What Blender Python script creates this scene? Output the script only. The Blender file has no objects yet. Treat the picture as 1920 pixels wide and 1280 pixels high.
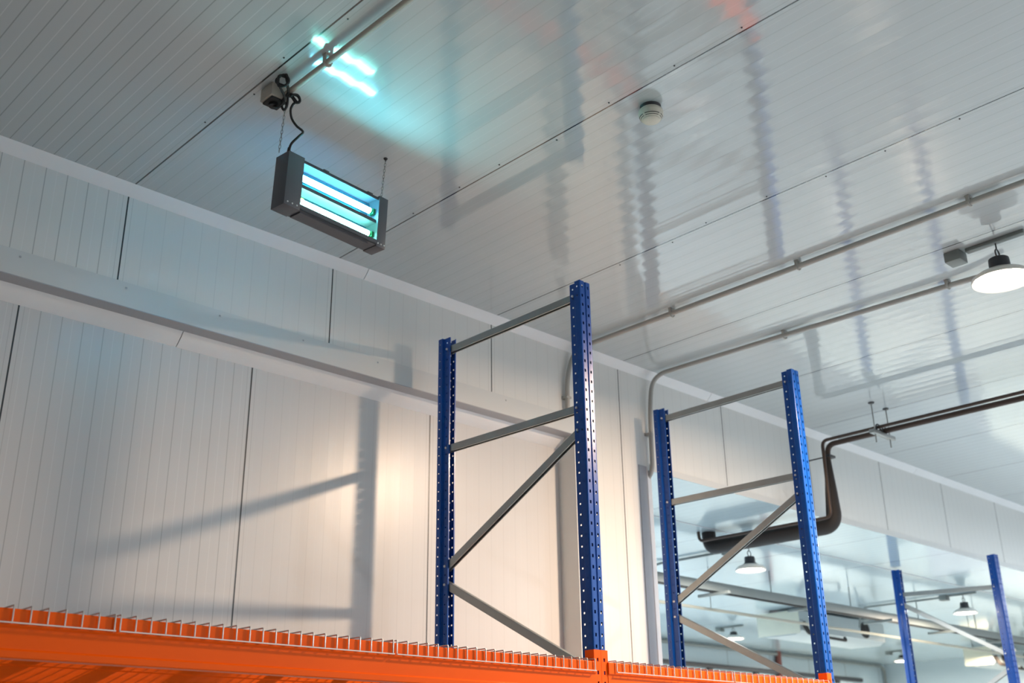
import bpy, bmesh, math, random
from mathutils import Vector, Matrix
random.seed(7)
PI = math.pi
sc = bpy.context.scene
COL = sc.collection
Z0 = 1.70                      # eye height: the heights below are measured from the eye
HC, ZB = 2.69, 1.968           # ceiling of the near hall, soffit of the far room
YW, YR = 4.60, 4.75            # wall face, recessed wall face
GROUND = -Z0

# ------------------------------------------------------------------ helpers
def tag(o, label=None, cat=None, group=None, kind=None):
    if label: o['label'] = label
    if cat: o['category'] = cat
    if group: o['group'] = group
    if kind: o['kind'] = kind
    return o

def thing(name, label, cat, loc, group=None):
    o = bpy.data.objects.new(name, None)
    o.empty_display_size = 0.05
    COL.objects.link(o)
    o.location = (loc[0], loc[1], loc[2] + Z0)
    return tag(o, label, cat, group)

def root_loc(o):
    v = Vector((0, 0, 0))
    while o is not None:
        v += o.location
        o = o.parent
    return v

class MB:
    """collects shapes (heights from the eye, or local coordinates) into one mesh"""
    def __init__(self): self.bm = bmesh.new()
    def box(self, x0, x1, y0, y1, z0, z1, bev=0):
        m = Matrix.Translation(((x0+x1)/2, (y0+y1)/2, (z0+z1)/2)) @ Matrix.Diagonal((abs(x1-x0), abs(y1-y0), abs(z1-z0), 1))
        g = bmesh.ops.create_cube(self.bm, size=1, matrix=m)
        if bev:
            es = {e for v in g['verts'] for e in v.link_edges}
            bmesh.ops.bevel(self.bm, geom=list(es), offset=bev, segments=2, profile=.5, affect='EDGES')
        return self
    def poly(self, pts):
        self.bm.faces.new([self.bm.verts.new(p) for p in pts]); return self
    def prism(self, sec, axis, a, b):
        """extrude a closed section; axis 'x': section is (y,z); 'y': (x,z); 'z': (x,y)"""
        def P(s, t):
            return {'x': (t, s[0], s[1]), 'y': (s[0], t, s[1]), 'z': (s[0], s[1], t)}[axis]
        A = [self.bm.verts.new(P(s, a)) for s in sec]; B = [self.bm.verts.new(P(s, b)) for s in sec]
        n = len(sec)
        for i in range(n): self.bm.faces.new((A[i], A[(i+1) % n], B[(i+1) % n], B[i]))
        self.bm.faces.new(A[::-1]); self.bm.faces.new(B)
        return self
    def sheet(self, sec, axis, a, b):
        """open section swept along an axis (no caps)"""
        def P(s, t):
            return {'x': (t, s[0], s[1]), 'y': (s[0], t, s[1]), 'z': (s[0], s[1], t)}[axis]
        A = [self.bm.verts.new(P(s, a)) for s in sec]; B = [self.bm.verts.new(P(s, b)) for s in sec]
        for i in range(len(sec)-1): self.bm.faces.new((A[i], A[i+1], B[i+1], B[i]))
        return self
    def tube(self, pts, r, n=8, closed=False, caps=True):
        pts = [Vector(p) for p in pts]; N = len(pts)
        rr = r if isinstance(r, (list, tuple)) else [r]*N
        rings = []; up = None
        for i, p in enumerate(pts):
            if closed: d = pts[(i+1) % N]-pts[i-1]
            else: d = pts[min(i+1, N-1)]-pts[max(i-1, 0)]
            d.normalize()
            if up is None:
                up = Vector((0, 0, 1)) if abs(d.z) < .9 else Vector((1, 0, 0))
            u = up-d*up.dot(d)
            if u.length < 1e-5: u = Vector((0, 1, 0))-d*d.y
            u.normalize(); up = u; w = d.cross(u)
            rings.append([self.bm.verts.new(p+(u*math.cos(2*PI*k/n)+w*math.sin(2*PI*k/n))*rr[i]) for k in range(n)])
        M = N if closed else N-1
        for i in range(M):
            A, B = rings[i], rings[(i+1) % N]
            for k in range(n): self.bm.faces.new((A[k], A[(k+1) % n], B[(k+1) % n], B[k]))
        if caps and not closed:
            self.bm.faces.new(rings[0][::-1]); self.bm.faces.new(rings[-1])
        return self
    def lathe(self, prof, c=(0, 0, 0), n=32):
        """profile of (r, z) turned about z"""
        rings = []
        for r, z in prof:
            if r < 1e-6: rings.append([self.bm.verts.new((c[0], c[1], c[2]+z))])
            else: rings.append([self.bm.verts.new((c[0]+r*math.cos(2*PI*k/n), c[1]+r*math.sin(2*PI*k/n), c[2]+z)) for k in range(n)])
        for A, B in zip(rings, rings[1:]):
            for k in range(n):
                a = [A[k % len(A)], A[(k+1) % len(A)], B[(k+1) % len(B)], B[k % len(B)]]
                f = []
                for v in a:
                    if v not in f: f.append(v)
                if len(f) > 2:
                    try: self.bm.faces.new(f)
                    except ValueError: pass
        return self
    def build(self, name, mat, parent=None, local=False, smooth=35, weld=False, kind=None):
        bm = self.bm
        if weld: bmesh.ops.remove_doubles(bm, verts=bm.verts, dist=1e-5)
        bmesh.ops.recalc_face_normals(bm, faces=bm.faces)
        me = bpy.data.meshes.new(name)
        if not local:
            off = Vector((0, 0, Z0))
            if parent is not None: off -= root_loc(parent)
            bmesh.ops.translate(bm, verts=bm.verts, vec=off)
        bm.to_mesh(me); bm.free()
        me.materials.append(mat)
        if smooth:
            for p in me.polygons: p.use_smooth = True
            me.set_sharp_from_angle(angle=math.radians(smooth))
        o = bpy.data.objects.new(name, me); COL.objects.link(o)
        if parent is not None: o.parent = parent
        if kind: o['kind'] = kind
        return o

def kids(o): return [c for c in list(bpy.data.objects) if c.parent == o]
def copy_tree(o, parent=None):
    c = o.copy(); COL.objects.link(c)
    if parent is not None: c.parent = parent
    for ch in kids(o): copy_tree(ch, c)
    return c

def arc(c, r, a0, a1, n=8, plane='yz', fixed=0):
    out = []
    for i in range(n+1):
        a = a0+(a1-a0)*i/n
        u, v = c[0]+r*math.cos(a), c[1]+r*math.sin(a)
        out.append({'yz': (fixed, u, v), 'xz': (u, fixed, v), 'xy': (u, v, fixed)}[plane])
    return out

def fillet(pts, r, n=6):
    """round the corners of a polyline"""
    pts = [Vector(p) for p in pts]; out = [pts[0]]
    for i in range(1, len(pts)-1):
        p = pts[i]; a = (pts[i-1]-p); b = (pts[i+1]-p)
        t = min(r, a.length*.49, b.length*.49)
        A = p+a.normalized()*t; B = p+b.normalized()*t
        for k in range(n+1):
            s = k/n
            out.append(A*(1-s)**2+p*2*s*(1-s)+B*s*s)
    out.append(pts[-1]); return out

def catmull(pts, n=8):
    P = [Vector(p) for p in pts]; P = [P[0]*2-P[1]]+P+[P[-1]*2-P[-2]]; out = []
    for i in range(1, len(P)-2):
        for k in range(n):
            t = k/n; a, b, c, d = P[i-1:i+3]
            out.append(.5*((2*b)+(c-a)*t+(2*a-5*b+4*c-d)*t*t+(3*b-a-3*c+d)*t**3))
    out.append(P[-2]); return out

# ------------------------------------------------------------------ materials
class NT:
    def __init__(self, name):
        self.m = bpy.data.materials.new(name); self.m.use_nodes = True
        self.t = self.m.node_tree; self.b = self.t.nodes['Principled BSDF']
    def n(self, typ, **kw):
        x = self.t.nodes.new(typ)
        for k, v in kw.items(): setattr(x, k, v)
        return x
    def link(self, a, b): self.t.links.new(a, b)
    def math(self, op, a, b=None, c=None):
        x = self.n('ShaderNodeMath', operation=op)
        for i, v in enumerate((a, b, c)):
            if v is None: continue
            if isinstance(v, (int, float)): x.inputs[i].default_value = v
            else: self.link(v, x.inputs[i])
        return x.outputs[0]
    def mix(self, f, a, b, mode='MIX'):
        x = self.n('ShaderNodeMix', data_type='RGBA', blend_type=mode)
        for i, v in ((0, f), (6, a), (7, b)):
            if isinstance(v, (int, float)): x.inputs[i].default_value = v
            elif isinstance(v, tuple): x.inputs[i].default_value = (*v, 1)
            else: self.link(v, x.inputs[i])
        return x.outputs[2]
    def set(self, **kw):
        for k, v in kw.items():
            s = self.b.inputs[k.replace('_', ' ')]
            if isinstance(v, tuple): s.default_value = (*v, 1) if len(v) == 3 else v
            elif isinstance(v, (int, float)): s.default_value = v
            else: self.link(v, s)
        return self.m

def plain(name, col, rough=.5, metal=0., var=.06, scale=6., spec=.5, coat=0., bump=0.):
    t = NT(name)
    tc = t.n('ShaderNodeTexCoord')
    nz = t.n('ShaderNodeTexNoise'); nz.inputs['Scale'].default_value = scale; nz.inputs['Detail'].default_value = 4
    t.link(tc.outputs['Object'], nz.inputs['Vector'])
    lo = tuple(c*(1-var) for c in col); hi = tuple(min(1, c*(1+var)) for c in col)
    c = t.mix(nz.outputs['Fac'], lo, hi)
    r = t.math('MULTIPLY_ADD', nz.outputs['Fac'], .12, rough-.06)
    t.set(Base_Color=c, Roughness=r, Metallic=metal, Specular_IOR_Level=spec, Coat_Weight=coat, Coat_Roughness=.08)
    if bump:
        b = t.n('ShaderNodeBump'); b.inputs['Distance'].default_value = bump
        n2 = t.n('ShaderNodeTexNoise'); n2.inputs['Scale'].default_value = scale*25
        t.link(tc.outputs['Object'], n2.inputs['Vector']); t.link(n2.outputs['Fac'], b.inputs['Height'])
        b.inputs['Strength'].default_value = .4
        t.link(b.outputs['Normal'], t.b.inputs['Normal'])
    return t.m

def emit(name, col, strength, base=(.8, .8, .8)):
    t = NT(name)
    nz = t.n('ShaderNodeTexNoise'); nz.inputs['Scale'].default_value = 3
    e = t.math('MULTIPLY_ADD', nz.outputs['Fac'], strength*.1, strength*.95)
    t.set(Base_Color=base, Emission_Color=col, Emission_Strength=e, Roughness=.3)
    return t.m

def panel(name, base, x0, rough, tilt, line=.3, split=None, seam=True, dirt=.1, spec=.5, wave=.003, pitch=1.19):
    """pre-painted sandwich panel: micro-ribs every 100 mm, joints every 1.19 m, running across x"""
    t = NT(name)
    geo = t.n('ShaderNodeNewGeometry')
    sep = t.n('ShaderNodeSeparateXYZ'); t.link(geo.outputs['Position'], sep.inputs[0])
    X, Y, Z = sep.outputs
    u = t.math('DIVIDE', t.math('SUBTRACT', X, x0), .099166)
    fr = t.math('FRACT', u)
    d0 = t.math('MINIMUM', fr, t.math('SUBTRACT', 1., fr))           # distance to the dark groove, in ribs
    dk = t.math('SUBTRACT', 1., t.math('SMOOTHSTEP', d0, .012, .034)) if False else None
    def band(d, w0, w1):
        mr = t.n('ShaderNodeMapRange', interpolation_type='SMOOTHSTEP')
        t.link(d, mr.inputs[0]); mr.inputs[1].default_value = w0; mr.inputs[2].default_value = w1
        mr.inputs[3].default_value = 1.; mr.inputs[4].default_value = 0.
        return mr.outputs[0]
    dark = band(d0, .014, .034)
    dh = t.math('ABSOLUTE', t.math('SUBTRACT', fr, .5))
    light = band(dh, .01, .028)
    amt = line
    if split is not None:
        st = t.math('LESS_THAN', X, split[0])
        amt = t.math('MULTIPLY_ADD', st, split[1]-line, line)
    nz = t.n('ShaderNodeTexNoise'); nz.inputs['Scale'].default_value = .9; nz.inputs['Detail'].default_value = 5
    t.link(geo.outputs['Position'], nz.inputs['Vector'])
    # streaky soiling stretched along the ribs
    mp = t.n('ShaderNodeMapping'); mp.inputs['Scale'].default_value = (14, 1.2, 1.2)
    t.link(geo.outputs['Position'], mp.inputs['Vector'])
    n2 = t.n('ShaderNodeTexNoise'); n2.inputs['Scale'].default_value = 1.5; n2.inputs['Detail'].default_value = 4
    t.link(mp.outputs[0], n2.inputs['Vector'])
    c = t.mix(t.math('MULTIPLY', nz.outputs['Fac'], dirt), base, tuple(b*.72 for b in base))
    c = t.mix(t.math('MULTIPLY', n2.outputs['Fac'], dirt), c, tuple(b*.8 for b in base))
    c = t.mix(t.math('MULTIPLY', light, t.math('MULTIPLY', amt, .55)), c, (.95, .96, .96))
    c = t.mix(t.math('MULTIPLY', dark, amt), c, (.16, .17, .17))
    if seam:
        v = t.math('FRACT', t.math('DIVIDE', t.math('SUBTRACT', X, x0), pitch))
        ds = t.math('MINIMUM', v, t.math('SUBTRACT', 1., v))
        sm = band(ds, .0022, .0042)
        c = t.mix(sm, c, (.035, .036, .038))
        s2 = band(t.math('ABSOLUTE', t.math('SUBTRACT', ds, .021)), .0008, .002)
        c = t.mix(t.math('MULTIPLY', s2, .25), c, (.2, .2, .2))
    # rolled profile tilts the surface normal a fraction of a degree across each rib
    sl = t.math('MULTIPLY', t.math('SINE', t.math('MULTIPLY', u, 2*PI)), tilt)
    sl2 = t.math('MULTIPLY', t.math('SINE', t.math('MULTIPLY', u, 4*PI)), tilt*.5)
    n3 = t.n('ShaderNodeTexNoise'); n3.inputs['Scale'].default_value = 2.2; n3.inputs['Detail'].default_value = 2
    t.link(geo.outputs['Position'], n3.inputs['Vector'])
    w3 = t.n('ShaderNodeVectorMath', operation='MULTIPLY_ADD')
    t.link(n3.outputs['Color'], w3.inputs[0]); w3.inputs[1].default_value = (wave*2,)*3; w3.inputs[2].default_value = (-wave,)*3
    cx = t.n('ShaderNodeCombineXYZ'); t.link(t.math('ADD', sl, sl2), cx.inputs[0])
    a1 = t.n('ShaderNodeVectorMath', operation='ADD'); t.link(geo.outputs['Normal'], a1.inputs[0]); t.link(cx.outputs[0], a1.inputs[1])
    a2 = t.n('ShaderNodeVectorMath', operation='ADD'); t.link(a1.outputs[0], a2.inputs[0]); t.link(w3.outputs[0], a2.inputs[1])
    nm = t.n('ShaderNodeVectorMath', operation='NORMALIZE'); t.link(a2.outputs[0], nm.inputs[0])
    r = t.math('MULTIPLY_ADD', nz.outputs['Fac'], .08, rough-.04)
    t.set(Base_Color=c, Roughness=r, Specular_IOR_Level=spec, Normal=nm.outputs[0])
    return t.m

M = {}
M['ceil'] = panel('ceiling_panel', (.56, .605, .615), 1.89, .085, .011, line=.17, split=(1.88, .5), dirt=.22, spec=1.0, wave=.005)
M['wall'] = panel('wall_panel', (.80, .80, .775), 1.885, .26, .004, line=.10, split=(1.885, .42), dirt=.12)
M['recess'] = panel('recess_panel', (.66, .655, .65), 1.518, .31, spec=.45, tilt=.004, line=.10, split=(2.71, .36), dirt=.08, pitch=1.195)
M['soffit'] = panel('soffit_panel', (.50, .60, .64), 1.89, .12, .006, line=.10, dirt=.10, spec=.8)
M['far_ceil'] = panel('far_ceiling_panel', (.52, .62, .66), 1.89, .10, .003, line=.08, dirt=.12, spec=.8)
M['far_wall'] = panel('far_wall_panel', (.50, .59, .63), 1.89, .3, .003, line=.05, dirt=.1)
M['cove'] = plain('white_cove', (.86, .86, .865), .38, var=.03)
M['flash'] = plain('white_flashing', (.66, .67, .66), .33, var=.04, scale=2)
M['grey_flash'] = plain('grey_flashing', (.42, .42, .44), .35, var=.05)
M['concrete'] = plain('sealed_concrete', (.36, .42, .46), .12, var=.12, scale=1.5, bump=.002)
M['blue'] = plain('blue_powder_coat', (.0, .066, .34), .30, var=.10, scale=9, coat=.1, spec=.4)
M['orange'] = plain('orange_powder_coat', (.92, .112, .0), .36, var=.06, scale=5, coat=0, spec=.14)
M['zinc'] = plain('galvanised_steel', (.36, .37, .36), .38, metal=.75, var=.12, scale=14)
M['wire'] = plain('zinc_wire', (.62, .58, .54), .32, metal=.7, var=.08, scale=20)
M['bolt'] = plain('bright_bolt', (.75, .76, .78), .35, metal=.3)
M['conduit'] = plain('grey_plastic_conduit', (.42, .41, .38), .42, var=.06)
M['beige'] = plain('beige_plastic', (.46, .42, .36), .45, var=.08)
M['cream'] = plain('cream_plastic', (.66, .64, .55), .4, var=.06, scale=30)
M['dark'] = plain('dark_recess', (.02, .02, .02), .6)
M['rubber'] = plain('black_cable', (.008, .008, .009), .45)
M['fixture'] = plain('grey_painted_metal', (.095, .10, .115), .42, var=.06, scale=10)
t_ = NT('translucent_reflector')
nz_ = t_.n('ShaderNodeTexNoise'); nz_.inputs['Scale'].default_value = 4
cc_ = t_.mix(nz_.outputs['Fac'], (.02, .14, .18), (.025, .17, .21))
t_.set(Base_Color=cc_, Roughness=.22, Metallic=.6)
tl_ = t_.n('ShaderNodeBsdfTranslucent'); tl_.inputs[0].default_value = (.17, .60, .95, 1)
ms_ = t_.n('ShaderNodeMixShader'); ms_.inputs[0].default_value = .7
t_.link(t_.b.outputs[0], ms_.inputs[1]); t_.link(tl_.outputs[0], ms_.inputs[2])
t_.link(ms_.outputs[0], t_.t.nodes['Material Output'].inputs[0])
M['reflector'] = t_.m
M['socket'] = plain('green_lamp_socket', (.05, .42, .16), .4)
M['sticker'] = plain('yellow_sticker', (.65, .75, .12), .5)
M['chain'] = plain('steel_chain', (.30, .31, .30), .35, metal=.8)
M['copper'] = plain('brown_copper_pipe', (.06, .036, .026), .45, metal=.2)
M['foam'] = plain('black_foam_insulation', (.022, .017, .015), .65, var=.2, scale=12)
M['housing'] = plain('dark_lamp_housing', (.05, .05, .055), .4, metal=.4)
M['rim'] = plain('pale_lamp_rim', (.75, .72, .66), .2)
M['rail'] = plain('grey_rail', (.20, .22, .21), .45)
M['bright_pipe'] = plain('cream_pipe', (.36, .35, .29), .5)
M['cooler'] = plain('cooler_casing', (.42, .47, .48), .4)
M['cooler_end'] = plain('cooler_end_panel', (.62, .61, .50), .45)
M['rust'] = plain('red_brown_pipe', (.20, .06, .045), .5)
M['tube_blue'] = emit('uv_tube_glow_cyan', (.16, .74, 1.0), 70)
M['tube_green'] = emit('uv_tube_glow_green', (.24, 1.0, .80), 55)
M['lens'] = emit('lamp_lens_glow', (1.0, .86, .66), 30)
M['lens_far'] = emit('far_lamp_lens_glow', (1.0, .88, .70), 25)

# ------------------------------------------------------------------ the setting
S = 'structure'
XL, XR, XF = -4.0, 23.0, 20.0
MB().box(XL, XR, -4.5, 11.0, GROUND-.1, GROUND).build('floor', M['concrete'], kind=S)
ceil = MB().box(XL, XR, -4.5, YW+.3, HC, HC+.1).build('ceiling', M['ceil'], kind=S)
w = MB()
w.box(XL, 4.99, YW, YW+.36, 2.077, HC)                      # bulkhead over the recess
w.box(4.99, 5.74, YW, YW+.36, GROUND, HC)                   # pier beside the opening
w.box(5.74, XR, YW, YW+.36, ZB+.004, HC)                    # bulkhead over the opening
w.build('wall_left', M['wall'], kind=S)
MB().box(XL, 2.6, -4.6, -4.5, GROUND, HC).build('wall_blocker_rear', M['wall'], kind=S)  # unseen partial wall, added to block ambient light on the left
MB().box(XL-.1, XL, -4.6, YR+.08, GROUND, HC).build('wall_blocker_end', M['wall'], kind=S)  # unseen wall, added to keep the left end dimmer
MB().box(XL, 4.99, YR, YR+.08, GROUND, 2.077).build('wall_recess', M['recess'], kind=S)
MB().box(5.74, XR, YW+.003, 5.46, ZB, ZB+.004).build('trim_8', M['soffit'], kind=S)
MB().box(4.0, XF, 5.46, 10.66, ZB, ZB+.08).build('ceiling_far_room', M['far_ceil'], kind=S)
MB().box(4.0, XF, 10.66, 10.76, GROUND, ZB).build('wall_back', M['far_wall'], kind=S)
# far right wall with a doorway low in it
r = MB()
r.box(XF, XF+.1, YW+.36, 7.9, GROUND, ZB); r.box(XF, XF+.1, 9.5, 10.76, GROUND, ZB); r.box(XF, XF+.1, 7.9, 9.5, .45, ZB)
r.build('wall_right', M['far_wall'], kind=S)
# soffit joint flashing with screws
MB().box(5.74, XF, 5.452, 5.468, ZB-.003, ZB).build('trim_9', M['grey_flash'], kind=S)

def cove_piece(name, xa, xb, y, z, r):
    sec = [(y, z), (y-r, z)] + [(y-r+r*math.sin(a)*1.0, z-r+r*math.cos(a)) for a in ()] 
    pts = [(y-r, z)]
    for i in range(1, 10):                                   # bulging quarter moulding
        a = i/10*PI/2
        k = .80
        px = y-r*(1-math.sin(a)); pz = z-r*(1-math.cos(a))
        lx = y-r*(1-i/10); lz = z-r*(i/10)
        pts.append((lx*k+(y-r*(math.cos(a)))*(1-k), lz*k+(z-r*math.sin(a))*(1-k)))
    pts += [(y, z-r), (y, z)]
    return MB().prism(pts, 'x', xa, xb).build(name, M['cove'], smooth=50, kind=S)
k = 1
for xa, xb in ((XL, .30), (.303, 3.28), (3.284, 6.474), (6.478, 9.67), (9.674, XR)):
    cove_piece('trim_%d' % k, xa, xb, YW, HC, .05); k += 1
for xa, xb in ((XL, 2.278), (2.283, 4.99)):
    cove_piece('trim_%d' % k, xa, xb, YR, 2.077, .068); k += 1
k = 10
fas = MB().box(XL, 4.985, YW-.004, YW, 2.077, 2.197).build('trim_10', M['flash'], kind=S)
MB().box(XL, 4.988, YW-.004, YR-.06, 2.073, 2.077).build('trim_14', M['grey_flash'], kind=S)  # grey strip: shade under the bulkhead put into its colour
MB().box(5.622, 5.705, YW-.004, YW, GROUND, 1.99).build('trim_11', M['grey_flash'], kind=S)
MB().box(5.705, 5.745, YW-.007, YW, GROUND, ZB).build('trim_12', M['cove'], kind=S)
MB().box(5.74, XR, YW-.003, YW, ZB, ZB+.045).build('trim_13', M['flash'], kind=S)
# far-room pipe rail along the wall head and the lower dark rail
def dot(parent, x, y, z, ax, r=.0045, mat='grey_flash'):
    m = MB()
    if ax == 'z': m.lathe([(0, -.003), (r*.8, -.003), (r, -.0005), (r, 0)], (x, y, z), 8)
    else: m.box(x-r, x+r, y-.003, y, z-r, z+r, .0015)
    return m.build('screw', M[mat], parent)
for i in range(9):
    dot(fas, .95+i*.49, YW-.004, 2.168, 'y')
for jx in (1.89, 3.08, 4.27):
    for i in range(9):
        y = 1.25+i*.33+random.uniform(-.05, .05)
        if y < 4.4: dot(ceil, jx+random.choice((-.022, .024)), y, HC, 'z', mat='housing', r=.004)

# ------------------------------------------------------------------ pallet racking
def upright_mesh(h):
    """roll-formed slotted upright: front at y=0 facing -y, open rear lips"""
    hw = .039
    zs = [0.0]; kind = [0]                               # kind of the band above each level: 1 tall hole rim, 2 hole core
    z = h % .05+.012
    while z < h-.02:
        zs += [z, z+.0035, z+.0115, z+.015]; kind += [1, 2, 1, 0]; z += .05
    zs.append(h)
    half = []                                              # (x, y, hole?) from the rear lip to the middle of the front
    def rnd(c, r, a0, a1, n=3): return [(c[0]+r*math.cos(a0+(a1-a0)*i/n), c[1]+r*math.sin(a0+(a1-a0)*i/n)) for i in range(n+1)]
    pts = [(.016, .083), (.023, .083), (.024, .082)]
    holes = []
    def seg(p, q, f0, f1):                                 # a flat with a hole column between fractions f0..f1
        a = (p[0]+(q[0]-p[0])*f0, p[1]+(q[1]-p[1])*f0); b = (p[0]+(q[0]-p[0])*f1, p[1]+(q[1]-p[1])*f1)
        holes.append(len(pts)); pts.extend([a, b, q])
    seg((.024, .082), (.024, .042), .40, .60)
    pts.append((.027, .039)); pts.append((.036, .038)); pts.append((.039, .035))
    seg((.039, .035), (.039, .005), .40, .64)
    pts += rnd((hw-.005, .005), .005, 0, -PI/2)[1:]
    seg((hw-.005, 0.0), (.007, 0.0), .30, .68)
    pts += [(.0045, .0045), (-.0045, .0045)]
    n = len(pts)-1
    full = pts[:-1] + [(-x, y) for x, y in reversed(pts[:-1])]
    N = len(full)
    big = {holes[-1], N-2-holes[-1]}; small = (set(holes) | {N-2-i for i in holes})-big
    bm = bmesh.new()
    grid = [[bm.verts.new((x, y, z)) for (x, y) in full] for z in zs]
    for zi in range(len(zs)-1):
        for xi in range(N-1):
            if (kind[zi] and xi in big) or (kind[zi] == 2 and xi in small): continue
            bm.faces.new((grid[zi][xi], grid[zi][xi+1], grid[zi+1][xi+1], grid[zi+1][xi]))
    bmesh.ops.recalc_face_normals(bm, faces=bm.faces)
    me = bpy.data.meshes.new('upright'); bm.to_mesh(me); bm.free()
    me.materials.append(M['blue'])
    for p in me.polygons: p.use_smooth = True
    me.set_sharp_from_angle(angle=math.radians(33))
    return me

DEPTH = 1.095
def rack_frame(label, x, y, top, braces, group='blue pallet rack frames'):
    """braces: (far end z, near end z) heights from the eye"""
    root = thing('rack_frame', label, 'rack frame', (x, y, GROUND), group)
    me = upright_mesh(top-GROUND)
    for yy, rz in ((0, 0), (DEPTH, PI)):
        o = bpy.data.objects.new('upright', me); COL.objects.link(o); o.parent = root
        o.location = (0, yy, 0); o.rotation_euler = (0, 0, rz)
        MB().box(-.06, .06, -.02, .10, 0, .006).build('foot_plate', M['zinc'], o, local=True)
    for zf, zn in braces:
        a = Vector((0, .062, zn-GROUND)); b = Vector((0, DEPTH-.062, zf-GROUND))
        d = (b-a).normalized(); up = Vector((1, 0, 0)).cross(d)
        if up.z < 0: up = -up
        m = MB(); w, h, t = .0145, .020, .003
        # lipped channel, open downwards, with a shallow groove along the web
        sec = [(-w, -h), (-w, h-.003), (-w+.003, h), (w-.003, h), (w, h-.003), (w, -h), (w-.006, -h), (w-.006, -h+t), (w-t, -h+t), (w-t, h-t-.001), (-w+t, h-t-.001), (-w+t, -h+t), (-w+.006, -h+t), (-w+.006, -h)]
        def P(p, s): return p+Vector((s[0], 0, 0))+up*s[1]
        A = [m.bm.verts.new(P(a-d*.012, s)) for s in sec]; B = [m.bm.verts.new(P(b+d*.012, s)) for s in sec]
        n = len(sec)
        for i in range(n): m.bm.faces.new((A[i], A[(i+1) % n], B[(i+1) % n], B[i]))
        m.bm.faces.new(A[::-1]); m.bm.faces.new(B)
        br = m.build('brace', M['zinc'], root, local=True)
        for p in (a, b):
            q = MB().tube([p+Vector((-.031, 0, 0)), p+Vector((.031, 0, 0))], .0065, 6)
            q.build('bolt', M['bolt'], br, local=True)
    return root

BR = [(2.262, 2.262), (1.685, 1.672), (1.045, 1.56), (.95, .45), (-.15, .36), (-.24, -.72), (-1.4, -1.4)]
frame1 = rack_frame('blue slotted rack frame in the middle of the photo, tallest and nearest of those seen', 3.735, 3.335, 2.33, BR)
frame2 = copy_tree(frame1); frame2.location.x = 5.640
frame2['label'] = 'blue slotted rack frame right of the middle, standing before the opening under dark insulated pipes'
frame0 = copy_tree(frame1); frame0.location.x = .420
frame0['label'] = 'blue slotted rack frame beyond the left edge, carrying left end of long orange beam'
frame3 = rack_frame('farthest blue rack frame at lower right, its rear upright touching the low soffit', 10.54, 4.32, 1.948,
                    [(1.70, 1.65), (1.60, 1.04), (.38, .90), (.28, -.25), (-.9, -.36), (-1.4, -1.4)])

frame3.rotation_euler.z = math.radians(-3)

def beam(x0, x1, y, s, label):
    """s=-1: beam on the front face (seen face towards -y); s=+1: rear beam, face towards +y"""
    root = thing('rack_beam', label, 'rack beam', ((x0+x1)/2, y, .35), 'orange rack beams')
    f = lambda d: y-s*d*-1 if False else y + (d if s < 0 else -d)      # d measured inward from the outer face
    sec = [(f(.003), .345), (f(0), .348), (f(0), .366), (f(.006), .372), (f(.006), .430), (f(0), .436), (f(0), .480), (f(.003), .484),
           (f(.047), .484), (f(.05), .481), (f(.05), .436), (f(.044), .430), (f(.044), .372), (f(.05), .366), (f(.05), .348), (f(.047), .345)]
    MB().prism(sec, 'x', x0, x1).build('beam_profile', M['orange'], root)
    for xe, sg in ((x0, -1), (x1, 1)):
        # L-shaped hook plate: wraps half the upright front and its side
        a, b = (xe, xe+sg*.040)
        m = MB()
        xs = sorted((a-sg*.004, b))
        yb = (y+.012) if s < 0 else (y-.012)
        yy = sorted((yb, yb-.004*(1 if s < 0 else -1)))
        zs = [.26, .28, .296, .32, .336, .385, .401, .43, .446, .485, .500, .535]
        hx = sorted((xe+sg*.014, xe+sg*.025))
        for i in range(len(zs)-1):
            if i % 2 == 0: m.box(xs[0], xs[1], yy[0], yy[1], zs[i], zs[i+1])
            else:
                m.box(xs[0], hx[0], yy[0], yy[1], zs[i], zs[i+1]); m.box(hx[1], xs[1], yy[0], yy[1], zs[i], zs[i+1])
        sx = sorted((xe, xe-sg*.004)); sy = sorted((yb, yb+(.05 if s < 0 else -.05)))
        m.box(sx[0], sx[1], sy[0], sy[1], .26, .535)
        m.build('end_connector', M['orange'], root)
    return root
XA, XB, XC, XD = .420+.041, 3.735-.041, 3.735+.041, 5.640-.041
YF, YK = 3.322, 3.335+DEPTH+.013
beam(XA, XB, YF, -1, 'long orange front beam along the bottom left, under the wire shelf edge')
beam(XA, XB, YK, 1, 'orange rear beam seen through wire mesh beneath the long front beam')
beam(XC, XD, YF, -1, 'short orange front beam right of the middle upright')
beam(XC, XD, YK, 1, 'short orange rear beam by the wall, behind the right wire shelves')

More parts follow.
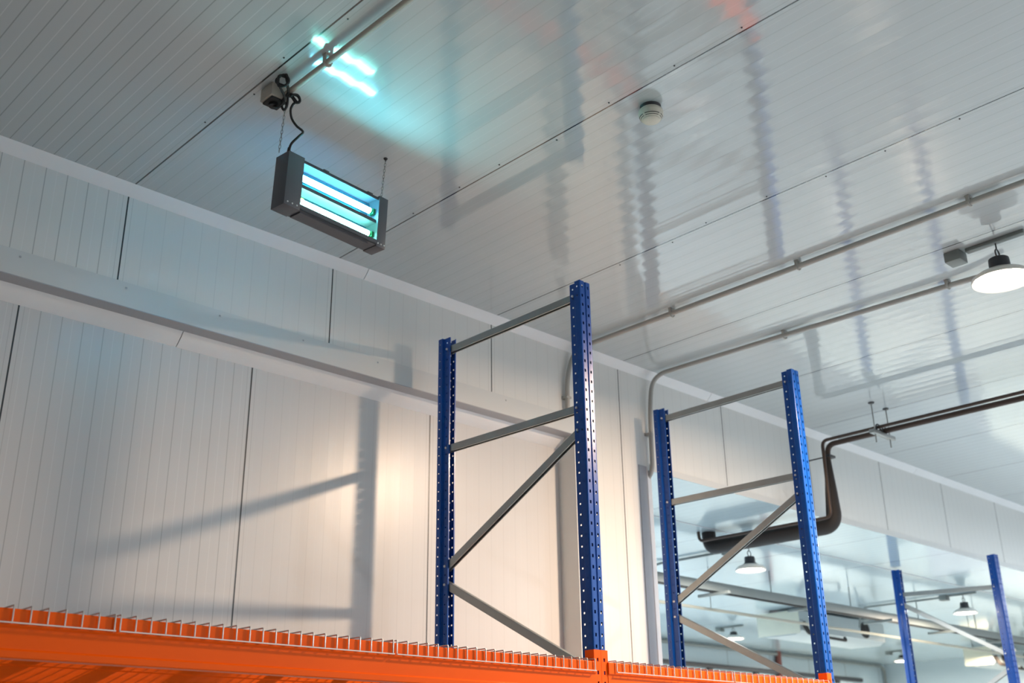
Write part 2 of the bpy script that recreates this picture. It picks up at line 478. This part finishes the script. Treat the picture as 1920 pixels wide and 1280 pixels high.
def deck(x0, x1, label, group='wire mesh shelves'):
    root = thing('wire_shelf', label, 'wire shelf', ((x0+x1)/2, YF, .484), group)
    ya, yb = YF-.006, YK+.006; zt = .484+.0085; r = .0027
    m = MB(); n = round((x1-x0-.012)/.0505)
    for i in range(n+1):
        x = x0+.006+(x1-x0-.012)*i/n
        m.tube(fillet([(x, ya, .440), (x, ya, zt), (x, yb, zt), (x, yb, .440)], .004, 2), r, 6)
    for z, yy in ((.4425, ya-.005), (.4425, yb+.005)): m.tube([(x0+.003, yy, z), (x1-.003, yy, z)], r, 6)
    for i in range(10):
        y = YF+.07+i*(YK-YF-.14)/9
        m.tube([(x0+.003, y, zt-.0054), (x1-.003, y, zt-.0054)], r, 6)
    m.build('wire_grid', M['wire'], root)
    for f in (.18, .5, .82):
        x = x0+(x1-x0)*f
        sec = [(x-.028, zt-.0085), (x-.022, zt-.0085), (x-.018, zt-.034), (x+.018, zt-.034), (x+.022, zt-.0085), (x+.028, zt-.0085), (x+.028, zt-.011), (x+.024, zt-.011), (x+.020, zt-.037), (x-.020, zt-.037), (x-.024, zt-.011), (x-.028, zt-.011)]
        MB().prism(sec, 'y', YF+.053, YK-.053).build('support_channel', M['zinc'], root)
    return root
J = [XA, 1.503, 2.579, XB-.006]
L3 = ['wire mesh shelf at the left edge of the photo, on the long orange beams', 'wire mesh shelf on the long orange beams, middle of three', 'wire mesh shelf on the long orange beams, ending at the middle blue upright']
for i in range(3): deck(J[i]+.003, J[i+1]-.003, L3[i])
deck(XC+.04, 4.696-.003, 'wire mesh shelf just right of the middle blue upright')
deck(4.696+.003, XD-.012, 'wire mesh shelf ending at the second blue upright on the right')

# ------------------------------------------------------------------ ultraviolet lamp on chains
LX, LW, LH = .5555, .0896, .2504
uv = thing('ultraviolet_lamp', 'grey ultraviolet lamp with two glowing cyan tubes, hung on chains from the ceiling', 'lamp', (2.340, 3.535, 2.33))
uv.rotation_euler = (math.radians(1.49), math.radians(.94), math.radians(4.48))
h, wd = LH/2, LW/2
def uvb(name, mat, f, smooth=35):
    m = MB(); f(m); return m.build(name, M[mat], uv, local=True, smooth=smooth)
capL, capR = .083, .052
def cap(m, xa, xb):
    # hollow end box with a folded open face towards the tubes
    m.box(xa, xb, -wd, wd, -h, h, .002)
eL = uvb('end_cap', 'fixture', lambda m: cap(m, -LX/2, -LX/2+capL))
eR = uvb('end_cap', 'fixture', lambda m: cap(m, LX/2-capR, LX/2))
xi0, xi1 = -LX/2+capL, LX/2-capR
def tray(m):
    m.box(xi0-.004, xi1+.004, -wd+.001, wd-.003, -h+.004, -h+.012)
    m.box(xi0-.004, xi1+.004, -wd+.001, -wd+.003, -h+.004, -h+.030)
    m.box(xi0-.004, xi1+.004, wd-.005, wd-.003, -h+.004, -h+.030)
    m.box(xi0+.01, xi1-.04, -wd+.012, wd-.012, -h-.003, -h+.004)
uvb('bottom_tray', 'fixture', tray)
def topp(m):
    m.box(xi0-.004, xi1+.004, -wd+.006, wd-.006, h-.014, h-.008)
    m.box(xi0-.004, xi1+.004, -wd+.006, -wd+.009, h-.022, h-.008)
    for x in (-.09, .16): m.box(x, x+.03, -wd+.004, -wd+.03, h-.009, h-.003, .001)
uvb('top_plate', 'fixture', topp)
uvb('back_reflector', 'reflector', lambda m: m.sheet([(.022, -h+.013), (.034, -.06), (.034, .07), (.022, h-.024)], 'x', xi0-.002, xi1+.002))
def bar(m): m.prism([(-.030, -.008), (-.030, .008), (-.026, .010), (.032, .010), (.032, -.010), (-.026, -.010)], 'x', xi0-.002, xi1+.002)
uvb('centre_bar', 'fixture', bar)
for z, mt in ((.052, 'tube_blue'), (-.062, 'tube_green')):
    m = MB(); m.tube([(xi0-.002, -.008, z), (xi1-.022, -.008, z)], .0135, 16)
    m.build('uv_tube', M[mt], uv, local=True)
    for xa, xb in ((xi1-.022, xi1+.001),):
        m = MB(); m.tube([(xa, -.008, z), (xa+.010, -.008, z)], .0125, 14); m.box(xa+.009, xb, -.022, .006, z-.014, z+.012, .002)
        m.build('lamp_socket', M['socket'], uv, local=True)
mk = MB(); mk.bm.verts.ensure_lookup_table()
ring = [(-.135+.011*math.cos(2*PI*i/20), .0335, -.018+.005*math.sin(2*PI*i/20)) for i in range(20)]
mk.prism([(p[0], p[2]) for p in ring], 'y', .0322, .0338); mk.build('sticker', M['sticker'], uv, local=True)
for cap_, xs in ((eL, (-LX/2+.018, -LX/2+.042, -LX/2+.066)), (eR, (LX/2-.044, LX/2-.026, LX/2-.008))):
    for x in xs:
        m = MB(); m.lathe([(0, .003), (.0025, .0028), (.0038, .001), (.004, 0)], (0, 0, 0), 10)
        bmesh.ops.rotate(m.bm, verts=m.bm.verts, cent=(0, 0, 0), matrix=Matrix.Rotation(PI/2, 3, 'X'))
        bmesh.ops.translate(m.bm, verts=m.bm.verts, vec=(x, -wd, -h+.016))
        m.build('rivet', M['bolt'], cap_, local=True)

def chain(x0, y0, z0, x1, y1, z1, label, hook=True):
    root = thing('hanging_chain', label, 'chain', (x0, y0, z0), 'lamp chains')
    A, B = Vector((x0, y0, z0)), Vector((x1, y1, z1)); D = B-A; n = max(3, round(D.length/.0165)); d = D.normalized()
    u = d.cross(Vector((0, 1, 0))).normalized(); v = d.cross(u)
    m = MB()
    for i in range(n):
        c = A+D*((i+.5)/n); s = (u+v).normalized() if i % 2 else (u-v).normalized()
        pts = []
        for k in range(14):
            a = 2*PI*k/14
            pts.append(c+s*(.0042*math.cos(a))+d*(.0112*math.sin(a)))
        m.tube(pts, .0011, 5, closed=True)
    m.build('chain_links', M['chain'], root)
    if hook:
        m = MB(); m.lathe([(0, -.006), (.008, -.006), (.010, -.002), (.010, 0)], (x0, y0, HC), 14)
        m.tube([(x0, y0, HC-.004), (x0, y0, z0-.004)], .003, 8)
        m.build('ceiling_hook', M['housing'], root)
    return root
chain(2.632, 3.553, HC-.012, 2.612, 3.551, 2.452, 'short steel chain from ceiling hook to right end of the ultraviolet lamp')
chain(2.045, 3.482, HC-.012, 2.046, 3.508, 2.458, 'steel chain from outlet box to left end of the ultraviolet lamp')

# outlet box, conduit, cable
ob = thing('outlet_box', 'beige outlet box with dark open underside at the end of ceiling conduit', 'outlet', (1.985, 3.47, HC))
MB().box(1.918, 2.004, 3.385, 3.475, HC-.062, HC, .006).build('casing', M['beige'], ob)
m = MB(); m.box(1.926, 1.996, 3.393, 3.467, HC-.072, HC-.062, .004); m.build('socket_face', M['dark'], ob)
m = MB(); m.tube([(1.960, 3.432, HC-.084), (1.960, 3.432, HC-.070)], .021, 16); m.build('plug', M['rubber'], ob)

def clip(x, y, z, ax, r):
    m = MB()
    if ax == 'y':      # conduit runs along y under the ceiling
        m.box(x-r*1.5, x+r*1.5, y-.012, y+.012, HC-.008, HC, .002)
        m.tube(arc((x, z), r*1.25, PI*1.05, PI*1.95, 8, 'xz', y), .005, 6)
        m.box(x-r*1.45, x-r*1.0, y-.009, y+.009, z-.004, HC-.004); m.box(x+r*1.0, x+r*1.45, y-.009, y+.009, z-.004, HC-.004)
    else:              # conduit runs down the wall
        m.box(x-r*1.5, x+r*1.5, YW-.008, YW, z-.012, z+.012, .002)
        m.box(x-r*1.4, x+r*1.4, YW-.046, YW-.008, z-.008, z+.008, .003)
    return m
ca = thing('conduit', 'grey plastic conduit on the ceiling leading to the outlet box', 'conduit', (1.99, 3.0, HC), 'ceiling conduits')
ra = .0125
MB().tube([(1.986, 3.384, HC-.036), (1.995, -1.0, HC-.036)], ra, 14).build('pipe', M['beige'], ca)
for y in (3.09, 2.2, 1.3): clip(1.988, y, HC-.036, 'y', ra).build('clip', M['beige'], ca)
cb = thing('conduit', 'grey conduit crossing the ceiling and dropping down the wall behind the middle blue frame', 'conduit', (4.995, 3.0, HC), 'ceiling conduits')
rb = .016
MB().tube(fillet([(5.01, -1.0, HC-.034), (4.99, 4.565, HC-.034), (4.91, 4.572, 2.45), (4.905, 4.572, 2.20)], .10, 8), rb, 14).build('pipe', M['conduit'], cb)
for y in (3.756, 2.859, 1.87): clip(5.0, y, HC-.034, 'y', rb).build('clip', M['conduit'], cb)
clip(4.906, 4.572, 2.30, 'z', rb).build('clip', M['conduit'], cb)
cc = thing('conduit', 'grey conduit from the bright ceiling lamp bending down the pier and hooking under the bulkhead', 'conduit', (5.80, 3.0, HC), 'ceiling conduits')
MB().tube(fillet([(5.86, 2.06, HC-.06), (5.885, 2.30, HC-.034), (5.82, 3.50, HC-.034), (5.775, 4.555, HC-.034), (5.735, 4.560, 2.40), (5.722, 4.560, 1.93), (5.755, 4.72, 1.875)], .14, 8), rb, 14).build('pipe', M['conduit'], cc)
for y in (3.491, 2.41): clip(5.83 if y > 3 else 5.88, y, HC-.034, 'y', rb).build('clip', M['conduit'], cc)
clip(5.73, 4.562, 2.22, 'z', rb).build('clip', M['conduit'], cc)

cab = thing('power_cable', 'black power cable coiled round the conduit and plugged into the ultraviolet lamp', 'cable', (2.0, 3.4, HC-.05))
pts = [(1.960, 3.432, HC-.085), (1.966, 3.400, 2.594), (1.9705, 3.366, 2.618)]
rc = (1.9215, 3.3095, 2.6520)                           # loops tied above the conduit
for i in range(31):
    a = i/30*2*PI*2.6 + 3.6
    q = 1+.10*math.sin(i*1.9)
    u_, v_ = .0225*q*math.cos(a), .0215*q*math.sin(a)
    pts.append((rc[0]+u_*.72-v_*.26, rc[1]-u_*.69-v_*.27+.006*math.sin(i*.8), rc[2]+v_*.93))
pts += [(1.9712, 3.3450, 2.6410), (1.9778, 3.3791, 2.6343), (1.9759, 3.3968, 2.6058), (1.9878, 3.3968, 2.5853), (1.993, 3.3828, 2.6015), (1.9842, 3.366, 2.6342), (1.9731, 3.3480, 2.6346),
        (1.9780, 3.3586, 2.6300), (1.9963, 3.3568, 2.6321), (2.0183, 3.3517, 2.6112), (2.0257, 3.3401, 2.6212), (2.0127, 3.3388, 2.6359), (1.9880, 3.3450, 2.6340), (1.9800, 3.3520, 2.6280),
        (1.9950, 3.3480, 2.6290), (2.0163, 3.3400, 2.6052), (2.0230, 3.3330, 2.6162), (2.0077, 3.3300, 2.6330), (1.9860, 3.3400, 2.6280), (1.9984, 3.3525, 2.6261), (2.0125, 3.355, 2.6124)]
for i, p in enumerate([(2.0094, 3.3648, 2.6052), (2.0085, 3.377, 2.5849), (2.0205, 3.3838, 2.5522), (2.0425, 3.3787, 2.5233), (2.0677, 3.3671, 2.5005), (2.0599, 3.3848, 2.4823)]):
    k_ = 1+.017*i/7
    pts.append(tuple(c*k_ for c in p))
pts += [(2.073, 3.458, 2.489), (2.078, 3.484, 2.470)]
MB().tube(catmull(pts, 6), .0053, 8).build('cord', M['rubber'], cab)
MB().tube([(2.078, 3.484, 2.482), (2.078, 3.484, 2.458)], [.0055, .0085], 12).build('cable_gland', M['rubber'], cab)

# smoke detector
sd = thing('smoke_detector', 'round cream smoke detector on the ceiling', 'smoke detector', (3.215, 2.45, HC))
MB().lathe([(0, -.018), (.040, -.018), (.044, -.010), (.046, 0), (0, 0)], (3.215, 2.45, HC), 32).build('base', M['housing'], sd)
MB().lathe([(0, -.016), (.046, -.016), (.052, -.022), (.0535, -.030), (.0545, -.034), (.0535, -.036), (.0525, -.046), (.048, -.056), (.047, -.056), (.047, -.0575), (.044, -.060), (.043, -.060), (.043, -.062), (.0385, -.066), (.0375, -.066), (.037, -.069), (.030, -.073), (0, -.075)], (3.215, 2.45, HC), 40).build('body', M['cream'], sd)
for rr, zz in ((.0478, -.0535), (.0425, -.0598)):
    m = MB()
    for q in range(4):
        a0 = q*PI/2+.1; m.tube(arc((3.215, 2.45), rr, a0, a0+PI/2-.2, 10, 'xy', HC+zz), .0022, 5)
    m.build('vent_slot', M['dark'], sd)

# ------------------------------------------------------------------ high-bay lamps
def highbay(x, y, zc, hang, label, lens, R=.15, watts=None, col=(1, .84, .66)):
    """zc: ceiling height; lens sits 'hang' below it"""
    root = thing('high_bay_lamp', label, 'lamp', (x, y, zc), 'high-bay lamps')
    zl = zc-hang
    MB().lathe([(.30*R, hang*.52), (.34*R, hang*.50), (.36*R, .062), (.46*R, .050), (.60*R, .040), (.80*R, .012), (.92*R, .004), (0, .004), (0, hang*.52)][::-1], (x, y, zl), 36).build('housing', M['housing'], root)
    MB().lathe([(.58*R, .0415), (.80*R, .030), (.99*R, .010), (1.02*R, -.006), (1.0*R, -.012), (.86*R, .0)], (x, y, zl), 40).build('reflector_rim', M['rim'], root)
    MB().lathe([(.86*R, .003), (.80*R, -.007), (.5*R, -.011), (0, -.012)], (x, y, zl), 36).build('lens', M[lens], root)
    m = MB(); m.tube(arc((x, zl+hang*.52+.028), .026, 0, 2*PI, 14, 'xz', y), .004, 6)
    m.tube([(x, y, zl+hang*.52+.05), (x, y, zc)], .004, 6)
    m.build('hook', M['housing'], root)
    m = MB(); m.box(x-.02, x+.02, y-.16, y+.16, zc-.022, zc, .003); m.box(x-.05, x+.05, y+.18, y+.27, zc-.06, zc, .006)
    m.build('mount_bar', M['rail'], root)
    if watts:
        L = bpy.data.lights.new('lamp_light', 'AREA'); L.shape = 'DISK'; L.size = R*1.6; L.energy = watts; L.color = col
        lo = bpy.data.objects.new('lamp_light', L); COL.objects.link(lo); lo.parent = root
        lo.location = (0, 0, -hang-.016)
    return root
KEY_COL = (1.0, .72, .50)
highbay(5.57, 1.99, HC, .235, 'bright high-bay lamp at the right edge of the photo under the near ceiling', 'lens', .155, 275, KEY_COL)
highbay(8.42, 5.66, ZB, .22, 'glowing high-bay lamp behind the right frame, largest of those in the far room', 'lens_far', .135, 60, (1, .93, .85))
highbay(12.98, 9.1, ZB, .17, 'small glowing high-bay lamp deep in the far room, below its own reflection', 'lens_far', .14, 90, (1, .93, .85))
highbay(12.72, 5.68, ZB, .22, 'glowing high-bay lamp between the two uprights of the farthest blue frame', 'lens_far', .135, 150, (1, .84, .66))
highbay(17.9, 9.2, ZB, .17, 'small dark high-bay lamp half hidden behind rear upright of the farthest frame', 'lens_far', .14, 90, (1, .93, .85))

highbay(17.5, 7.28, ZB, .19, 'high-bay lamp hidden behind the front upright of the farthest blue frame', 'lens_far', .14, 430, (1, .80, .58))

# conduits that feed the far lamps
for x, y, ln, lab in ((8.42, 5.8, 1.0, 'thin grey conduit on far ceiling beside the largest far lamp'), (12.72, 5.8, 1.2, 'thin grey conduit on far ceiling beside the lamp of the farthest frame')):
    c_ = thing('conduit', lab, 'conduit', (x, y, ZB), 'far room conduits')
    MB().tube(fillet([(x, y+.15, ZB-.02), (x, y+ln, ZB-.02), (x+.02, y+ln+.05, ZB-.25)], .12, 6), .012, 8).build('pipe', M['rail'], c_)

# ------------------------------------------------------------------ refrigerant pipes
pp = thing('refrigerant_pipe', 'thick brown refrigerant pipe with black foam, dropping down the bulkhead and under it', 'pipe', (7.72, 3.9, 2.49), 'refrigerant pipes')
MB().tube(fillet([(7.80, -1.0, 2.490), (7.735, 4.36, 2.490), (7.735, 4.372, 2.30)], .07, 6), .022, 12).build('bare_pipe', M['copper'], pp)
ft = fillet([(7.735, 4.372, 2.385), (7.735, 4.375, 2.20), (7.735, 4.38, 1.835), (7.70, 5.56, 1.835), (7.70, 5.57, ZB-.001)], .10, 8)
rs = []
for p in ft:
    t_ = min(1, max(0, (2.385-p.z)/.42)) if p.y < 4.45 else 1
    rs.append(.024+.036*t_)
MB().tube(ft, rs, 14).build('foam_sleeve', M['foam'], pp)
m = MB(); m.box(7.705, 7.80, 4.335, 4.40, 2.385, 2.405, .003); m.tube([(7.735, 4.40, 2.395), (7.735, YW, 2.395)], .006, 6); m.build('pipe_clamp', M['housing'], pp)
pq = thing('refrigerant_pipe', 'thin brown refrigerant pipe running just left of the thick insulated one', 'pipe', (7.64, 3.9, 2.49), 'refrigerant pipes')
MB().tube(fillet([(7.69, -1.0, 2.500), (7.635, 4.345, 2.500), (7.640, 4.350, 1.885), (7.610, 5.60, 1.885), (7.610, 5.61, ZB-.001)], .05, 6), .0135, 10).build('pipe', M['copper'], pq)
hg = thing('pipe_hanger', 'strut hanger on two threaded rods carrying brown pipes below the ceiling', 'pipe hanger', (7.70, 3.86, HC))
MB().box(7.53, 7.87, 3.84, 3.88, 2.435, 2.465, .003).build('strut', M['zinc'], hg)
for x in (7.59, 7.815):
    MB().tube([(x, 3.86, HC), (x, 3.86, 2.37)], .005, 8).build('threaded_rod', M['zinc'], hg)
    MB().lathe([(0, -.008), (.022, -.008), (.024, 0)], (x, 3.86, HC), 12).build('ceiling_washer', M['housing'], hg)
for x in (7.645, 7.742): MB().tube(arc((x, 2.494), .031, 0, 2*PI, 16, 'xz', 3.86)[:-1], .006, 6, closed=True).build('pipe_clamp', M['housing'], hg)

# ------------------------------------------------------------------ far room services
rl = thing('hanging_rail', 'long grey rail hung below the far room ceiling, crossing behind both right frames', 'rail', (12, 6.3, ZB))
sec = [(6.26, 1.66), (6.26, 1.745), (6.34, 1.745), (6.34, 1.66), (6.325, 1.66), (6.325, 1.73), (6.275, 1.73), (6.275, 1.66)]
MB().prism(sec, 'x', 5.9, 19.9).build('rail_channel', M['rail'], rl)
MB().box(5.9, 19.9, 6.285, 6.315, 1.648, 1.73).build('rail_underside_shade', M['dark'], rl)  # black bar painting the shade on the rail's underside
for i in range(9):
    x = 6.6+i*1.55
    MB().tube([(x, 6.3, 1.74), (x, 6.3, ZB)], .006, 6).build('threaded_rod', M['rail'], rl)
    MB().box(x+.55, x+.59, 6.12, 6.48, 1.622, 1.650, .003).build('cross_bracket', M['rail'], rl)
tp = thing('thin_pipe', 'thin cream pipe running below the hanging rail in the far room', 'pipe', (12, 6.3, 1.55))
MB().tube([(5.9, 6.55, 1.545), (20.0, 6.55, 1.545)], .016, 8).build('pipe', M['bright_pipe'], tp)
for i in range(7):
    x = 7.1+i*1.9
    MB().tube([(x, 6.55, 1.555), (x, 6.55, ZB+.003)], .004, 6).build('threaded_rod', M['rail'], tp)

def cooler(x0, x1, y0, y1, z0, z1, label):
    root = thing('air_cooler', label, 'air cooler', ((x0+x1)/2, (y0+y1)/2, ZB), 'ceiling air coolers')
    MB().box(x0, x1, y0, y1, z0, z1, .012).build('casing', M['cooler'], root)
    MB().box(x0-.012, x0, y0-.005, y1+.005, z0-.03, z1, .003).build('end_panel', M['cooler_end'], root)
    MB().prism([(y0+.02, z0), (y1-.02, z0), (y1-.08, z0-.04), (y0+.08, z0-.04)], 'x', x0+.02, x1-.02).build('drip_tray', M['cooler'], root)
    n = 2; zc = (z0+z1)/2; R = (z1-z0)*.42
    for i in range(n):
        xc = x0+(x1-x0)*(i+.5)/n
        m = MB()
        for rr in (.25, .5, .75, 1.0): m.tube([(xc+R*rr*math.cos(2*PI*k/24), y0-.012, zc+R*rr*math.sin(2*PI*k/24)) for k in range(24)], .004, 5, closed=True)
        for k in range(6): m.tube([(xc, y0-.012, zc), (xc+R*math.cos(k*PI/3), y0-.012, zc+R*math.sin(k*PI/3))], .004, 5)
        g = m.build('fan_guard', M['housing'], root)
        m = MB(); m.prism([(xc+R*math.cos(2*PI*k/28), zc+R*math.sin(2*PI*k/28)) for k in range(28)], 'y', y0-.006, y0+.002); m.build('fan_opening', M['dark'], root)
    m = MB(); m.tube(fillet([(x0+.5, y0-.03, ZB-.01), (x0+.5, y0-.05, z0-.03), (x0+.06, y0-.08, z0-.03), (x0+.06, y0-.02, z0+.1)], .05), .028, 8)
    m.tube(fillet([(x0+.4, y0-.03, z0+.02), (x0+.45, y0-.10, z0-.06), (x0+.9, y0-.10, z0-.07), (x0+1.0, y0-.02, z0-.02)], .05), .018, 8)
    m.build('pipework', M['foam'], root)
    for x in (x0+.15, x1-.15):
        for y in (y0+.1, y1-.1): MB().tube([(x, y, z1), (x, y, ZB)], .006, 6).build('threaded_rod', M['rail'], root)
    return root
cooler(12.1, 14.2, 7.5, 8.1, 1.68, 1.93, 'pale air cooler with beige end panel behind the second blue frame')
cooler(17.95, 19.7, 7.7, 8.15, 1.66, 1.91, 'pale air cooler with beige end panel behind the farthest blue frame')

wr = thing('wall_rail', 'dark bumper rail along the back wall of the far room', 'rail', (15, 10.6, 1.635))
MB().box(9.0, 19.0, 10.58, 10.64, 1.60, 1.665, .006).build('rail_bar', M['housing'], wr)
for i in range(8): MB().box(9.4+i*1.25, 9.52+i*1.25, 10.62, 10.66, 1.55, 1.665, .004).build('bracket', M['housing'], wr)
wp = thing('wall_pipe', 'grey pipe along the top of the far back wall, turning down at the corner', 'pipe', (15, 10.6, 1.92))
MB().tube(fillet([(9.0, 10.6, 1.925), (19.85, 10.6, 1.925), (19.87, 10.6, .2)], .15), .028, 10).build('pipe', M['rail'], wp)
rp = thing('wall_pipe', 'red-brown vertical pipe on the back wall of the far room', 'pipe', (16.34, 10.6, 1.0))
MB().tube([(16.34, 10.60, GROUND), (16.34, 10.60, ZB)], .05, 10).build('pipe', M['rust'], rp)
gp = thing('wall_pipe', 'thin dark vertical pipe right of the red-brown one on the far back wall', 'pipe', (17.7, 10.6, 1.0))
MB().tube([(17.72, 10.62, GROUND), (17.72, 10.62, 1.89)], .03, 8).build('pipe', M['rail'], gp)

# ------------------------------------------------------------------ light
wl = bpy.data.worlds.new('hall_ambient'); sc.world = wl; wl.use_nodes = True
nt = wl.node_tree; bg = nt.nodes['Background']
bg.inputs[0].default_value = (.83, .86, .90, 1)
# the hall is long towards +x and lit from that side: a soft gradient of ambient light
tcw = nt.nodes.new('ShaderNodeTexCoord'); spw = nt.nodes.new('ShaderNodeSeparateXYZ'); mrw = nt.nodes.new('ShaderNodeMapRange')
nt.links.new(tcw.outputs['Generated'], spw.inputs[0]); nt.links.new(spw.outputs[0], mrw.inputs[0])
mrw.inputs[1].default_value = -1.0; mrw.inputs[2].default_value = .6; mrw.inputs[3].default_value = .16; mrw.inputs[4].default_value = 1.25
nt.links.new(mrw.outputs[0], bg.inputs[1])

# unseen area lights added to brighten the hall and the far room
for i, (x, y, e, zc) in enumerate(((6.0, -1.6, 100, HC), (11.5, 1.2, 190, HC), (16.5, 1.6, 190, HC), (12.5, -2.5, 170, HC), (6.6, 9.4, 220, ZB), (10.2, 9.9, 220, ZB), (7.2, 7.2, 120, ZB))):
    L = bpy.data.lights.new('added_fill_light', 'AREA'); L.shape = 'DISK'; L.size = .3; L.energy = e; L.color = (.84, .93, 1.0)
    lo = bpy.data.objects.new('added_fill_light', L); COL.objects.link(lo); lo.location = (x, y, zc-.25+Z0)

# ------------------------------------------------------------------ camera
F, YAW, PIT, ROL = 2047.91, math.radians(45.99622), math.radians(21.93785), math.radians(-.78857)
cam = bpy.data.cameras.new('camera'); co = bpy.data.objects.new('camera', cam); COL.objects.link(co)
cam.sensor_width = 36; cam.lens = F/1920*36
f = Vector((math.cos(PIT)*math.cos(YAW), math.cos(PIT)*math.sin(YAW), math.sin(PIT)))
r = Vector((math.sin(YAW), -math.cos(YAW), 0)); u = r.cross(f)
r2 = r*math.cos(ROL)+u*math.sin(ROL); u2 = u*math.cos(ROL)-r*math.sin(ROL)
mw = Matrix((r2, u2, -f)).transposed().to_4x4(); mw.translation = (0, 0, Z0)
co.matrix_world = mw
cam.clip_start = .05; cam.clip_end = 200
cam.dof.use_dof = True; cam.dof.focus_distance = 4.6; cam.dof.aperture_fstop = 2.8
sc.camera = co
sc.view_settings.view_transform = 'Standard'
sc.view_settings.look = 'None'
sc.view_settings.exposure = 0.0
